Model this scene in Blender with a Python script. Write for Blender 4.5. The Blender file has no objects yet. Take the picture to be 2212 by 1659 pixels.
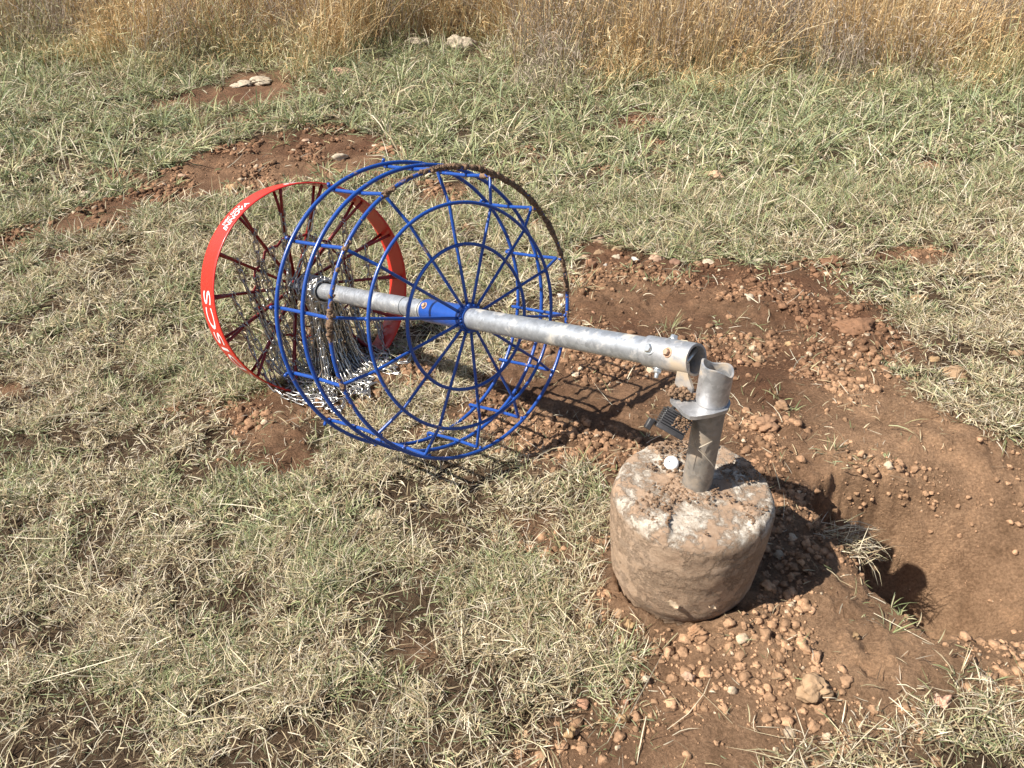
import bpy, bmesh, math
import numpy as np
from mathutils import Vector, Matrix
sc = bpy.context.scene
COL = sc.collection
R = math.radians

# ------------------------------------------------------------------ camera
PITCH = 35.0; CAMZ = 1.25; FPX = 1700.0            # focal length in px of a 2212 px wide picture
cam = bpy.data.objects.new('camera', bpy.data.cameras.new('camera'))
COL.objects.link(cam)
cam.location = (0, 0, CAMZ); cam.rotation_euler = (R(90 - PITCH), 0, 0)
cam.data.sensor_width = 36.0; cam.data.lens = 36.0 * FPX / 2212.0
cam.data.clip_start = 0.02; cam.data.clip_end = 500
sc.camera = cam

# ------------------------------------------------------------------ light
SUN_AZ = 18.0          # the way the shadows run, degrees from +X towards +Y
SUN_EL = 48.0
w = bpy.data.worlds.new('World'); sc.world = w; w.use_nodes = True
nt = w.node_tree
sky = nt.nodes.new('ShaderNodeTexSky'); sky.sky_type = 'NISHITA'; sky.sun_disc = False
sky.sun_elevation = R(SUN_EL)
sky.sun_rotation = R(270 - SUN_AZ)
sky.air_density = 1.0; sky.dust_density = 1.5
nt.nodes['Background'].inputs[1].default_value = 0.07
nt.links.new(sky.outputs[0], nt.nodes['Background'].inputs[0])
sl = bpy.data.lights.new('sun', 'SUN'); sl.energy = 5.0; sl.angle = R(0.5); sl.color = (1, .95, .86)
so = bpy.data.objects.new('sun', sl); COL.objects.link(so)
sd = Vector((math.cos(R(SUN_AZ)) * math.cos(R(SUN_EL)), math.sin(R(SUN_AZ)) * math.cos(R(SUN_EL)), -math.sin(R(SUN_EL))))
so.rotation_euler = sd.to_track_quat('-Z', 'Y').to_euler(); so.location = (-3, -1, 5)
sc.view_settings.view_transform = 'Standard'; sc.view_settings.look = 'None'
sc.view_settings.exposure = 0.68; sc.view_settings.gamma = 1

# ------------------------------------------------------------------ helpers
rng = np.random.default_rng(7)

def tag(o, label=None, cat=None, group=None, kind=None):
    if label: o['label'] = label
    if cat: o['category'] = cat
    if group: o['group'] = group
    if kind: o['kind'] = kind
    return o

def empty(name, loc, label, cat, group=None):
    o = bpy.data.objects.new(name, None); COL.objects.link(o); o.location = loc
    o.empty_display_size = .05
    return tag(o, label, cat, group)

def raw_mesh(name, V, F, mat, parent=None, smooth=True, col=None, sizes=None):
    """V (n,3), F (m,k) index array or list of arrays; world coordinates"""
    me = bpy.data.meshes.new(name)
    V = np.asarray(V, dtype=np.float32)
    if isinstance(F, np.ndarray): Fs = [F]
    else: Fs = [np.asarray(f) for f in F]
    loops = np.concatenate([f.ravel() for f in Fs]).astype(np.int32)
    tot = np.concatenate([np.full(len(f), f.shape[1], dtype=np.int32) for f in Fs])
    start = np.concatenate([[0], np.cumsum(tot)[:-1]]).astype(np.int32)
    me.vertices.add(len(V)); me.vertices.foreach_set('co', V.ravel())
    me.loops.add(len(loops)); me.loops.foreach_set('vertex_index', loops)
    me.polygons.add(len(tot)); me.polygons.foreach_set('loop_start', start)
    try: me.polygons.foreach_set('loop_total', tot)
    except Exception: pass
    if smooth: me.polygons.foreach_set('use_smooth', np.ones(len(tot), dtype=bool))
    if col is not None:
        a = me.color_attributes.new('tint', 'FLOAT_COLOR', 'POINT')
        c = np.ones((len(V), 4), dtype=np.float32); c[:, :3] = col
        a.data.foreach_set('color', c.ravel())
    me.update(calc_edges=True); me.validate()
    if mat: me.materials.append(mat)
    o = bpy.data.objects.new(name, me); COL.objects.link(o)
    if parent:
        o.parent = parent
        o.matrix_parent_inverse = Matrix.Translation(-Vector(world_loc(parent)))
    return o

def world_loc(o):
    l = Vector(o.location)
    p = o.parent
    while p: 
        l = l + Vector(p.location) + o.matrix_parent_inverse.translation
        o = p; p = p.parent
    return l

class MB:
    """collects pieces of one mesh"""
    def __init__(s): s.V = []; s.Q = []; s.T = []; s.n = 0
    def add(s, V, Q=None, T=None):
        V = np.asarray(V, float)
        if Q is not None and len(Q): s.Q.append(np.asarray(Q) + s.n)
        if T is not None and len(T): s.T.append(np.asarray(T) + s.n)
        s.V.append(V); s.n += len(V)
        return s
    def build(s, name, mat, parent=None, smooth=True):
        F = []
        if s.Q: F.append(np.concatenate(s.Q))
        if s.T: F.append(np.concatenate(s.T))
        return raw_mesh(name, np.concatenate(s.V), F, mat, parent, smooth)

def nrm(v): return v / (np.linalg.norm(v, axis=-1, keepdims=True) + 1e-12)

def tube(mb, P, r, seg=10, closed=False, caps=True, wob=None):
    P = np.asarray(P, float); n = len(P)
    if closed: T = nrm(np.roll(P, -1, 0) - np.roll(P, 1, 0))
    else:
        T = np.empty_like(P); T[1:-1] = P[2:] - P[:-2]; T[0] = P[1] - P[0]; T[-1] = P[-1] - P[-2]; T = nrm(T)
    U = np.empty_like(P)
    a = np.array([0, 0, 1.]) if abs(T[0][2]) < .9 else np.array([1., 0, 0])
    u = a - a @ T[0] * T[0]; U[0] = u / np.linalg.norm(u)
    for i in range(1, n):
        u = U[i-1] - U[i-1] @ T[i] * T[i]; U[i] = u / np.linalg.norm(u)
    W = np.cross(T, U)
    r = np.broadcast_to(np.asarray(r, float), (n,))
    th = np.arange(seg) * 2 * np.pi / seg
    rr = r[:, None] * np.ones(seg)[None]
    if wob is not None: rr = rr * wob(n, seg)
    if closed:   # untwist
        dtw = 0
    V = P[:, None] + rr[..., None] * (np.cos(th)[None, :, None] * U[:, None] + np.sin(th)[None, :, None] * W[:, None])
    V = V.reshape(-1, 3)
    i = np.arange(n if closed else n - 1)[:, None]; j = np.arange(seg)[None]
    i2 = (i + 1) % n; j2 = (j + 1) % seg
    Q = np.stack([i * seg + j, i * seg + j2, i2 * seg + j2, i2 * seg + j], -1).reshape(-1, 4)
    if closed:
        # match the seam: find rotation offset between last frame transported and first
        uend = U[-1] - U[-1] @ T[0] * T[0]; uend /= np.linalg.norm(uend)
        ang = math.atan2(uend @ W[0], uend @ U[0]); off = int(round(ang / (2 * np.pi / seg)))
        m = (i[:, 0] == n - 1)
        jj = np.arange(seg)
        Q = Q.reshape(n, seg, 4)
        Q[n-1, :, 2] = (jj + 1 + off) % seg; Q[n-1, :, 3] = (jj + off) % seg
        Q = Q.reshape(-1, 4)
        mb.add(V, Q)
    else:
        T3 = []
        if caps:
            c0 = len(V); V = np.vstack([V, P[0], P[-1]])
            jj = np.arange(seg); j2 = (jj + 1) % seg
            T3 = np.vstack([np.stack([jj * 0 + c0, j2, jj], -1), np.stack([jj * 0 + c0 + 1, (n-1) * seg + jj, (n-1) * seg + j2], -1)])
        mb.add(V, Q, T3)
    return mb

def hashn(ix, iy, seed):
    h = (ix.astype(np.int64) * 374761393 + iy.astype(np.int64) * 668265263 + seed * 982451653) & 0xffffffff
    h = ((h ^ (h >> 13)) * 1274126177) & 0xffffffff
    h = (h ^ (h >> 16)) & 0xffffff
    return h / float(0xffffff)
def vn(x, y, s, seed=0):
    x = np.asarray(x, float) / s; y = np.asarray(y, float) / s
    ix = np.floor(x); iy = np.floor(y); fx = x - ix; fy = y - iy
    fx = fx * fx * (3 - 2 * fx); fy = fy * fy * (3 - 2 * fy)
    a = hashn(ix, iy, seed); b = hashn(ix + 1, iy, seed); c = hashn(ix, iy + 1, seed); d = hashn(ix + 1, iy + 1, seed)
    return (a * (1 - fx) + b * fx) * (1 - fy) + (c * (1 - fx) + d * fx) * fy
def fbm(x, y, s, n=4, seed=0, g=.5):
    t = 0; a = 1; m = 0
    for k in range(n):
        t = t + a * vn(x + 13.7 * k, y - 7.1 * k, s / 2 ** k, seed + k); m += a; a *= g
    return t / m          # 0..1
def worley(x, y, s, seed=0):
    x = np.asarray(x, float) / s; y = np.asarray(y, float) / s
    ix = np.floor(x); iy = np.floor(y); best = np.full(x.shape, 9.)
    for dx in (-1, 0, 1):
        for dy in (-1, 0, 1):
            cx = ix + dx; cy = iy + dy
            px = cx + hashn(cx, cy, seed); py = cy + hashn(cx, cy, seed + 5)
            best = np.minimum(best, (x - px) ** 2 + (y - py) ** 2)
    return np.sqrt(best)
def sstep(a, b, x):
    t = np.clip((x - a) / (b - a), 0, 1); return t * t * (3 - 2 * t)

SP, CP = math.sin(R(PITCH)), math.cos(R(PITCH))
def ray(px, py):
    x = (px - 1106) / FPX; y = (py - 829.5) / FPX
    return np.array([x, -y * SP + CP, -y * CP - SP])
def c2w(v):            # camera frame (x right, y down, z forward) -> world
    v = np.asarray(v, float)
    return np.stack([v[..., 0], -v[..., 1] * SP + v[..., 2] * CP, -v[..., 1] * CP - v[..., 2] * SP + CAMZ], -1)

# ------------------------------------------------------------------ the lie of the land
BLK = np.array([.325, 1.043])       # centre of the footing
HOLE = np.array([.865, 1.125])
def ground_base(x, y):
    s = -.64 * (x - .2) + .71 * (y - 1.58)
    z = -.025 - .19 * np.tanh(s / 1.3)
    z = z + .03 * (fbm(x, y, .9, 3, 11) - .5) * sstep(.4, 1.4, np.hypot(x - BLK[0], y - BLK[1]))
    z = z + .045 * np.exp(-(((x - .42) / .3) ** 2 + ((y - 1.0) / .3) ** 2))     # spoil thrown up round the hole
    return z
def hole_d(x, y):
    """depth of the pit: steep on the side by the block, an easy bowl beyond"""
    dx = x - HOLE[0]; dy = y - HOLE[1]
    n = .05 * (fbm(x, y, .16, 3, 21) - .5) + .028 * (fbm(x, y, .045, 4, 22, .6) - .5) * (1 - .7 * sstep(-.05, .1, dx))
    u = dx - .06 * dy; v = dy
    wl = np.where(u < 0, .175 + .05 * sstep(0, .15, v), .36)
    wv = np.where(v > 0, .25, .245)
    pe = 3.4 - 1.3 * sstep(-.12, .04, u)
    d = (np.abs(u / wl) ** pe + np.abs(v / wv) ** pe) ** (1 / pe) + n / .2
    t = sstep(-.08, .08, u)
    prof = (1 - t) * (1 - sstep(.70, 1.0, d)) + t * (1 - sstep(.05, 1.08, d))
    br = np.sqrt(((x - 1.15) / .62) ** 2 + ((y - 1.13) / .36) ** 2)
    return prof * .27 + .085 * (1 - sstep(.35, 1.1, br))
def ground0(x, y):
    x = np.asarray(x, float); y = np.asarray(y, float)
    return ground_base(x, y) - hole_d(x, y)
def at(px, py, dz=0):
    """ground point seen at a pixel of the 2212 x 1659 picture"""
    r = ray(px, py); k = 1.2
    for _ in range(40):
        p = r * k
        k += (float(ground0(p[0], p[1])) - (p[2] + CAMZ)) / r[2] * .8
    p = r * k
    return np.array([p[0], p[1], float(ground0(p[0], p[1])) + dz])

def poly_world(pts): return np.array([at(a, b)[:2] for a, b in pts])
def sdist(x, y, poly):
    """signed distance to a polygon, positive inside"""
    x = np.asarray(x, float); y = np.asarray(y, float)
    d = np.full(x.shape, 1e9); ins = np.zeros(x.shape, bool); n = len(poly)
    for i in range(n):
        a = poly[i]; b = poly[(i + 1) % n]; e = b - a
        t = np.clip(((x - a[0]) * e[0] + (y - a[1]) * e[1]) / (e @ e + 1e-12), 0, 1)
        d = np.minimum(d, np.hypot(x - a[0] - t * e[0], y - a[1] - t * e[1]))
        cnd = (a[1] > y) != (b[1] > y)
        xi = a[0] + (y - a[1]) / (b[1] - a[1] + 1e-12) * e[0]
        ins ^= cnd & (x < xi)
    return np.where(ins, d, -d)
SOIL = [poly_world(q) for q in (
    [(1235, 525), (1340, 535), (1480, 575), (1540, 535), (1600, 580), (1700, 585), (1790, 560), (1850, 640), (1930, 700), (2010, 760),
     (1950, 800), (2010, 860), (2110, 930), (2300, 960), (2500, 1200), (2400, 1500), (2212, 1550), (2090, 1500), (1990, 1530), (1930, 1620), (1760, 1600),
     (1690, 1680), (1560, 1800), (1130, 1800), (1090, 1640), (1210, 1540), (1340, 1480), (1400, 1400), (1290, 1330), (1280, 1230), (1300, 1130), (1270, 1040), (1180, 1010),
     (1030, 960), (960, 900), (1010, 850), (1040, 790), (1120, 740), (1200, 690), (1225, 600)],
    [(90, 500), (150, 455), (250, 425), (330, 385), (420, 335), (560, 300), (700, 270), (830, 290), (880, 350), (760, 385), (640, 400), (540, 418), (420, 430),
     (320, 455), (270, 500), (190, 520)],
    [(320, 232), (380, 198), (470, 186), (500, 160), (640, 152), (660, 190), (600, 222), (470, 236)],
    [(1090, 1120), (1180, 1110), (1230, 1190), (1150, 1180)],
    [(350, 880), (420, 870), (440, 890), (370, 905)],
    [(870, 1400), (960, 1395), (960, 1450), (880, 1450)],
    [(0, 500), (70, 480), (110, 505), (40, 560), (-60, 560)],
)]
def soil_mask(x, y):
    """1 on bare earth, 0 on turf"""
    m = np.full(np.shape(x), -9.)
    for p in SOIL: m = np.maximum(m, sdist(x, y, p))
    m = m + .10 * (fbm(x, y, .16, 3, 31) - .47) + .05 * (fbm(x, y, .05, 3, 33) - .5)
    bare = fbm(x, y, .33, 3, 35)          # thin places in the turf
    return np.maximum(sstep(-.07, .08, m), .9 * sstep(.67, .74, bare))
def soil_relief(x, y, m):
    smooth = sstep(.56, .68, fbm(x, y, .36, 3, 41))          # trodden flat here and there
    inhole = sstep(.02, .08, hole_d(x, y))
    wx = x + .02 * fbm(x, y, .03, 2, 49); wy = y + .02 * fbm(y, x, .03, 2, 50)
    a = 1 - worley(wx, wy, .036, 43); b = 1 - worley(wx, wy, .016, 44)
    k = (1 - .75 * smooth) * (1 - .60 * inhole)
    r = k * (.020 * a * sstep(.38, .6, fbm(x, y, .1, 2, 47)) + .007 * b + .030 * (fbm(x, y, .05, 5, 42, .68) - .4)) + .022 * (fbm(x, y, .12, 6, 46, .62) - .5)
    r = r + inhole * (.06 * (fbm(x, y, .16, 6, 52, .6) - .5) + .03 * np.abs(fbm(x * 1.6, y, .05, 4, 53, .6) - .5))
    return m * (r - .010)
def ground(x, y):
    x = np.asarray(x, float); y = np.asarray(y, float)
    m = soil_mask(x, y)
    return ground0(x, y) + soil_relief(x, y, m) + (1 - m) * (.030 * (fbm(x, y, .13, 4, 51, .55) - .5) + .012 * (fbm(x, y, .04, 2, 54) - .5))

# ------------------------------------------------------------------ materials
def newmat(name):
    m = bpy.data.materials.new(name); m.use_nodes = True
    return m, m.node_tree, m.node_tree.nodes['Principled BSDF']
def N(nt, t, **kw):
    n = nt.nodes.new(t)
    for k, v in kw.items():
        if k in n.inputs: n.inputs[k].default_value = v
        else: setattr(n, k, v)
    return n
def noise(nt, scale, detail=6, rough=.6, vec=None, dist=0):
    n = nt.nodes.new('ShaderNodeTexNoise'); n.inputs['Scale'].default_value = scale
    n.inputs['Detail'].default_value = detail; n.inputs['Roughness'].default_value = rough
    n.inputs['Distortion'].default_value = dist
    if vec: nt.links.new(vec, n.inputs['Vector'])
    return n.outputs['Fac']
def ramp(nt, src, stops):
    r = nt.nodes.new('ShaderNodeValToRGB'); e = r.color_ramp.elements
    while len(e) < len(stops): e.new(.5)
    for el, (p, c) in zip(e, stops):
        el.position = p; el.color = (*c, 1) if len(c) == 3 else c
    nt.links.new(src, r.inputs[0]); return r.outputs[0]
def mixc(nt, f, a, b, typ='MIX'):
    m = nt.nodes.new('ShaderNodeMix'); m.data_type = 'RGBA'; m.blend_type = typ
    for s, v in ((m.inputs[0], f), (m.inputs[6], a), (m.inputs[7], b)):
        if hasattr(v, 'links'): nt.links.new(v, s)
        elif isinstance(v, (int, float)): s.default_value = v
        else: s.default_value = (*v, 1)
    return m.outputs[2]
def bump(nt, b, h, strength=.5, dist=.01):
    n = nt.nodes.new('ShaderNodeBump'); n.inputs['Strength'].default_value = strength; n.inputs['Distance'].default_value = dist
    nt.links.new(h, n.inputs['Height']); nt.links.new(n.outputs[0], b.inputs['Normal'])
def geo(nt): return nt.nodes.new('ShaderNodeNewGeometry').outputs['Position']

def mat_soil():
    m, t, b = newmat('red_earth'); P = geo(t)
    a = t.nodes.new('ShaderNodeAttribute'); a.attribute_name = 'tint'
    c1 = ramp(t, noise(t, 9, 8, .65, P), [(.3, (.62, .60, .58)), (.52, (1, 1, 1)), (.72, (1.45, 1.42, 1.38))])
    c2 = ramp(t, noise(t, 160, 4, .7, P), [(.32, (.6, .58, .55)), (.5, (1, 1, 1)), (.68, (1.5, 1.5, 1.5))])
    c = mixc(t, 1.0, a.outputs[0], c1, 'MULTIPLY'); c = mixc(t, .8, c, c2, 'MULTIPLY')
    t.links.new(c, b.inputs['Base Color']); b.inputs['Roughness'].default_value = .95
    b.inputs['Specular IOR Level'].default_value = .15
    bump(t, b, noise(t, 45, 13, .82, P), 1.0, .022)
    return m
def mat_tint(name, rough=.6, var=.35, scale=60, bs=0., trans=0., spec=.3):
    m, t, b = newmat(name); P = geo(t)
    a = t.nodes.new('ShaderNodeAttribute'); a.attribute_name = 'tint'
    n = noise(t, scale, 5, .65, P)
    c = mixc(t, 1.0, a.outputs[0], ramp(t, n, [(.3, (1 - var,) * 3), (.7, (1 + var,) * 3)]), 'MULTIPLY')
    t.links.new(c, b.inputs['Base Color']); b.inputs['Roughness'].default_value = rough
    b.inputs['Specular IOR Level'].default_value = spec
    if bs: bump(t, b, n, bs, .006)
    if trans:
        tr = t.nodes.new('ShaderNodeBsdfTranslucent'); t.links.new(c, tr.inputs[0])
        mx = t.nodes.new('ShaderNodeMixShader'); mx.inputs[0].default_value = trans
        t.links.new(b.outputs[0], mx.inputs[1]); t.links.new(tr.outputs[0], mx.inputs[2])
        t.links.new(mx.outputs[0], t.nodes['Material Output'].inputs[0])
    return m
def mat_paint(name, col, dirt=(.30, .19, .11), lo=.62, hi=.72, rough=.32, scale=14, dark=.75):
    m, t, b = newmat(name); P = geo(t)
    f = ramp(t, noise(t, scale, 7, .7, P), [(lo, (0, 0, 0)), (hi, (1, 1, 1))])
    v = mixc(t, noise(t, 40, 4, .6, P), tuple(c * dark for c in col), col)
    c = mixc(t, f, v, dirt)
    t.links.new(c, b.inputs['Base Color'])
    r = ramp(t, f, [(0, (rough,) * 3), (1, (.9,) * 3)]); t.links.new(r, b.inputs['Roughness'])
    b.inputs['Coat Weight'].default_value = .25; b.inputs['Coat Roughness'].default_value = .15
    bump(t, b, noise(t, 220, 3, .6, P), .12, .002)
    return m
def mat_galv(name, base=(.56, .58, .60), dust=.25, rough=.34, dustc=(.58, .51, .41), metal=.72):
    m, t, b = newmat(name); P = geo(t)
    v = t.nodes.new('ShaderNodeTexVoronoi'); v.inputs['Scale'].default_value = 130; t.links.new(P, v.inputs['Vector'])
    sp = ramp(t, v.outputs['Color'], [(0, tuple(c * .72 for c in base)), (1, tuple(min(1, c * 1.2) for c in base))])
    st = noise(t, 22, 8, .7, P, .4)
    c = mixc(t, ramp(t, st, [(.40, (0, 0, 0)), (.72, (.8, .8, .8))]), sp, tuple(c * .55 for c in base))
    d = ramp(t, noise(t, 11, 7, .68, P, .3), [(.62 - dust * .35, (0, 0, 0)), (.70 - dust * .2, (1, 1, 1))])
    c = mixc(t, d, c, dustc)
    t.links.new(c, b.inputs['Base Color'])
    mt = ramp(t, d, [(0, (metal,) * 3), (1, (.05,) * 3)]); t.links.new(mt, b.inputs['Metallic'])
    rr = mixc(t, d, ramp(t, st, [(.3, (rough,) * 3), (.7, (rough + .2,) * 3)]), (.85, .85, .85)); t.links.new(rr, b.inputs['Roughness'])
    bump(t, b, st, .15, .003)
    return m
def mat_plain(name, col, rough=.5, metal=0, bs=0, bscale=80, var=.2):
    m, t, b = newmat(name); P = geo(t)
    n = noise(t, bscale, 5, .6, P)
    t.links.new(ramp(t, n, [(.3, tuple(c * (1 - var) for c in col)), (.7, tuple(c * (1 + var) for c in col))]), b.inputs['Base Color'])
    b.inputs['Roughness'].default_value = rough; b.inputs['Metallic'].default_value = metal
    if bs: bump(t, b, n, bs, .004)
    return m
def mat_block():
    m, t, b = newmat('muddy_concrete'); P = geo(t)
    g = t.nodes.new('ShaderNodeNewGeometry'); sx = t.nodes.new('ShaderNodeSeparateXYZ'); t.links.new(P, sx.inputs[0])
    up = ramp(t, sx.outputs[2], [(.270, (0, 0, 0)), (.284, (1, 1, 1))])
    conc = ramp(t, noise(t, 120, 6, .75, P), [(.3, (.36, .28, .21)), (.5, (.56, .48, .39)), (.66, (.76, .70, .61))])
    mud = ramp(t, noise(t, 60, 8, .75, P), [(.3, (.27, .165, .10)), (.7, (.43, .29, .19))])
    patch = ramp(t, noise(t, 16, 14, .74, P, 0), [(.47, (0, 0, 0)), (.54, (.9, .9, .9))])
    top = mixc(t, patch, conc, mud)
    mp = t.nodes.new('ShaderNodeMapping'); mp.inputs['Scale'].default_value = (1, 1, 1.9); t.links.new(P, mp.inputs[0])
    ss = noise(t, 14, 5, .55, mp.outputs[0], 0)
    side = ramp(t, ss, [(.32, (.34, .225, .145)), (.5, (.41, .285, .19)), (.68, (.49, .36, .26))])
    fl_ = noise(t, 240, 4, .7, P); side = mixc(t, .5, side, ramp(t, fl_, [(.35, (.28, .18, .12)), (.65, (.50, .37, .26))]))
    sp = ramp(t, noise(t, 26, 9, .7, P), [(.62, (0, 0, 0)), (.68, (.7, .7, .7))])
    side = mixc(t, sp, side, (.46, .38, .29))
    c = mixc(t, up, side, top)
    t.links.new(c, b.inputs['Base Color']); b.inputs['Roughness'].default_value = .8
    b.inputs['Specular IOR Level'].default_value = .3
    h = mixc(t, .5, noise(t, 45, 10, .8, mp.outputs[0], 0), ss)
    h2 = mixc(t, ramp(t, patch, [(0, (0, 0, 0)), (1, (.5, .5, .5))]), h, (1, 1, 1))
    bump(t, b, h2, .9, .014)
    return m

M_SOIL = mat_soil()
M_CLOD = mat_tint('earth_clod', .95, .4, 90, .9, spec=.1)
M_GRASS = mat_tint('grass_blade', .62, .18, 30, 0, .25, spec=.25)
M_STONE = mat_tint('weathered_stone', .9, .3, 45, .8, spec=.15)
M_BLUE = mat_paint('blue_coating', (.016, .085, .40), lo=.61, hi=.69, scale=24, dark=.6)
M_RED = mat_paint('red_coating', (.72, .035, .022), lo=.74, hi=.82, rough=.35)
M_REDS = mat_paint('red_rod_coating', (.30, .014, .014), lo=.70, hi=.80, rough=.4)
M_GALV = mat_galv('galvanised_pole', (.60, .62, .65), dust=.34)
M_GALV2 = mat_galv('galvanised_sleeve', (.60, .60, .61), dust=.36, rough=.38, dustc=(.50, .40, .29))
M_STUB = mat_galv('dirty_pipe', (.36, .34, .31), dust=.45, rough=.5, dustc=(.38, .30, .22))
M_CHAIN = mat_plain('zinc_chain', (.52, .50, .47), .28, .9, 0, 60, .4)
M_BOLT = mat_plain('zinc_bolt', (.72, .72, .70), .3, .8, 0, 60, .15)
M_RUST = mat_plain('rusty_bolt_head', (.48, .30, .20), .7, .2)
M_DARK = mat_plain('pipe_inside', (.07, .08, .085), .5, .4)
M_WHITE = mat_plain('white_print', (.85, .84, .83), .5)
M_RUB = mat_plain('black_rubber', (.05, .047, .048), .45, 0, .2, 60, .5)
M_LOCK = mat_plain('lock_face', (.012, .011, .011), .4, .3, 0, 60, .4)
M_MUD = mat_plain('dried_mud', (.21, .13, .078), .95, 0, 1., 120, .45)
M_BLOCK = mat_block()
M_CAP = mat_plain('white_plastic', (.9, .9, .92), .35, 0, 0, 40, .03)
M_LEAF = mat_plain('dry_leaf', (.60, .45, .30), .8, 0, .3, 80, .3)

# ------------------------------------------------------------------ ground sheet
def axis_pts(lo, hi, step, far, grow=1.07):
    a = list(np.arange(lo, hi, step)); s = step
    while a[-1] < far: s *= grow; a.append(a[-1] + s)
    s = step; b = [lo]
    while b[-1] > -far: s *= grow; b.append(b[-1] - s)
    return np.array(b[::-1][:-1] + a)
gx = axis_pts(-1.6, 2.0, .0075, 150); gy = axis_pts(.35, 2.75, .0075, 150)
X, Y = np.meshgrid(gx, gy)
Z = ground(X, Y)
m = soil_mask(X, Y)
Z = np.where(np.hypot(X - BLK[0], Y - BLK[1]) < .125, np.minimum(Z, .05), Z)
nx, ny = len(gx), len(gy)
V = np.stack([X, Y, Z], -1).reshape(-1, 3)
i = np.arange(ny - 1)[:, None] * nx + np.arange(nx - 1)[None]
Q = np.stack([i, i + 1, i + 1 + nx, i + nx], -1).reshape(-1, 4)
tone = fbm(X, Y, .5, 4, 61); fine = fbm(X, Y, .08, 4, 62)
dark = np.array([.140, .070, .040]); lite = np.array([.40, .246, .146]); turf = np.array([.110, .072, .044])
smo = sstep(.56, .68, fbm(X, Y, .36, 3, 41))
lite_w = np.clip(.14 + sstep(.34, .62, tone) * .55 - .22 * smo + .30 * sstep(1.05, .85, Y) + .35 * (fine - .4) + .75 * sstep(.66, .85, X) * sstep(2.0, 1.6, Y), 0, 1)  # weight of the lite earth over the dark, paler nearby and by the hole
lite_w = lite_w * (1 - .30 * sstep(1.6, 2.2, Y))
c = dark + (lite - dark) * lite_w[..., None]
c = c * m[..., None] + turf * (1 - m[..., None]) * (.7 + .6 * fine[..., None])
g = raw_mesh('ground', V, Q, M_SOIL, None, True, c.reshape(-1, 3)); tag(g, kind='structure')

# ------------------------------------------------------------------ loose clods and crumbs (nobody could count them)
def ico(sub):
    bm = bmesh.new(); bmesh.ops.create_icosphere(bm, subdivisions=sub, radius=1)
    v = np.array([x.co[:] for x in bm.verts]); f = np.array([[x.index for x in q.verts] for q in bm.faces]); bm.free(); return v, f
def lump(v, r, rough=.25, seed=None, flat=.75, ang=1):
    rg = np.random.default_rng(seed) if seed is not None else rng
    d = np.ones(len(v))
    for _ in range(7):            # knock facets off
        n = nrm(rg.normal(size=3)); h = rg.uniform(.55, .9)
        t = v @ n; d = np.where(t > h, np.minimum(d, h / np.maximum(t, 1e-3)), d)
    for fq in (2.2, 5):
        q = rg.normal(size=(3, 3)) * fq; ph = rg.uniform(0, 6, 3)
        d = d + rough * (.35 if fq < 3 else .18) * np.sin(v @ q + ph).sum(1) / 1.7
    s = np.array([rg.uniform(.8, 1.3), rg.uniform(.8, 1.2), flat * rg.uniform(.75, 1.15)])
    return v * d[:, None] * s * r
iv1, if1 = ico(1); iv2, if2 = ico(2); iv3, if3 = ico(3); iv4, if4 = ico(4)
def crumb(v, seed):
    rg = np.random.default_rng(seed); d = np.ones(len(v))
    for _ in range(9):
        n = nrm(rg.normal(size=3)); h = rg.uniform(.5, .95); t = v @ n; d = np.where(t > h, np.minimum(d, h / np.maximum(t, 1e-3)), d)
    d = d * (1 + rg.uniform(-.34, .34, len(v)))
    return v * d[:, None] * np.array([rg.uniform(.8, 1.35), rg.uniform(.8, 1.2), rg.uniform(.6, .95)])
protos = [crumb(iv2 if k < 8 else iv1, 100 + k) for k in range(20)]
n = 230000
px = rng.uniform(-2.4, 2.1, n); py = rng.uniform(.38, 4.9, n)
mk = soil_mask(px, py); pat = fbm(px, py, .22, 3, 71); dens = .06 + .94 * sstep(.42, .60, pat)
keep = (rng.random(n) < mk * dens * (1 - .1 * sstep(.05, .15, hole_d(px, py)))) & (np.abs(px) < .8 * py + .6)
keep &= (np.hypot(px - BLK[0], py - BLK[1]) > .150)
px, py, pat = px[keep][:34000], py[keep][:34000], pat[keep][:34000]
n = len(px); print('clods', n)
size = .0015 * np.exp(rng.exponential(.50, n)) * (.8 + .8 * sstep(.45, .65, pat)); size = np.clip(size, .0015, .0105) * (.9 + .22 * py)
size *= np.where(hole_d(px, py) > .03, .65, 1)
pz = ground(px, py) + size * .12
Vs = []; Fs = []; Cs = []; off = 0
gcol = lambda x, y: np.clip(.30 + sstep(.34, .62, fbm(x, y, .5, 4, 61)) * .5 + .30 * sstep(1.05, .85, y) + .35 * (fbm(x, y, .08, 4, 62) - .4) + .75 * sstep(.66, .85, x) * sstep(2.0, 1.6, y), 0, 1) * (1 - .30 * sstep(1.6, 2.2, y))
for k in range(n):
    big = size[k] > .0042
    q = k % 8 if big else 8 + k % 12
    p = protos[q]; a = rng.uniform(0, 6.28); ca, sa = math.cos(a), math.sin(a)
    q_ = p * size[k]; q_ = np.stack([q_[:, 0] * ca - q_[:, 1] * sa, q_[:, 0] * sa + q_[:, 1] * ca, q_[:, 2]], -1) + (px[k], py[k], pz[k])
    Vs.append(q_); Fs.append((if2 if big else if1) + off); off += len(q_)
cc = (dark * 1.15 + (lite - dark) * gcol(px, py)[:, None]) * rng.uniform(.65, 1.2, (n, 1))
st = rng.random(n) < .035; cc[st] = np.array([.52, .40, .28]) * rng.uniform(.7, 1.2, (st.sum(), 1))
Cs = np.concatenate([np.repeat(cc[k:k+1], len(Vs[k]), 0) for k in range(n)])
o = raw_mesh('dirt_clods', np.concatenate(Vs), np.concatenate(Fs), M_CLOD, None, False, Cs)
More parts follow.
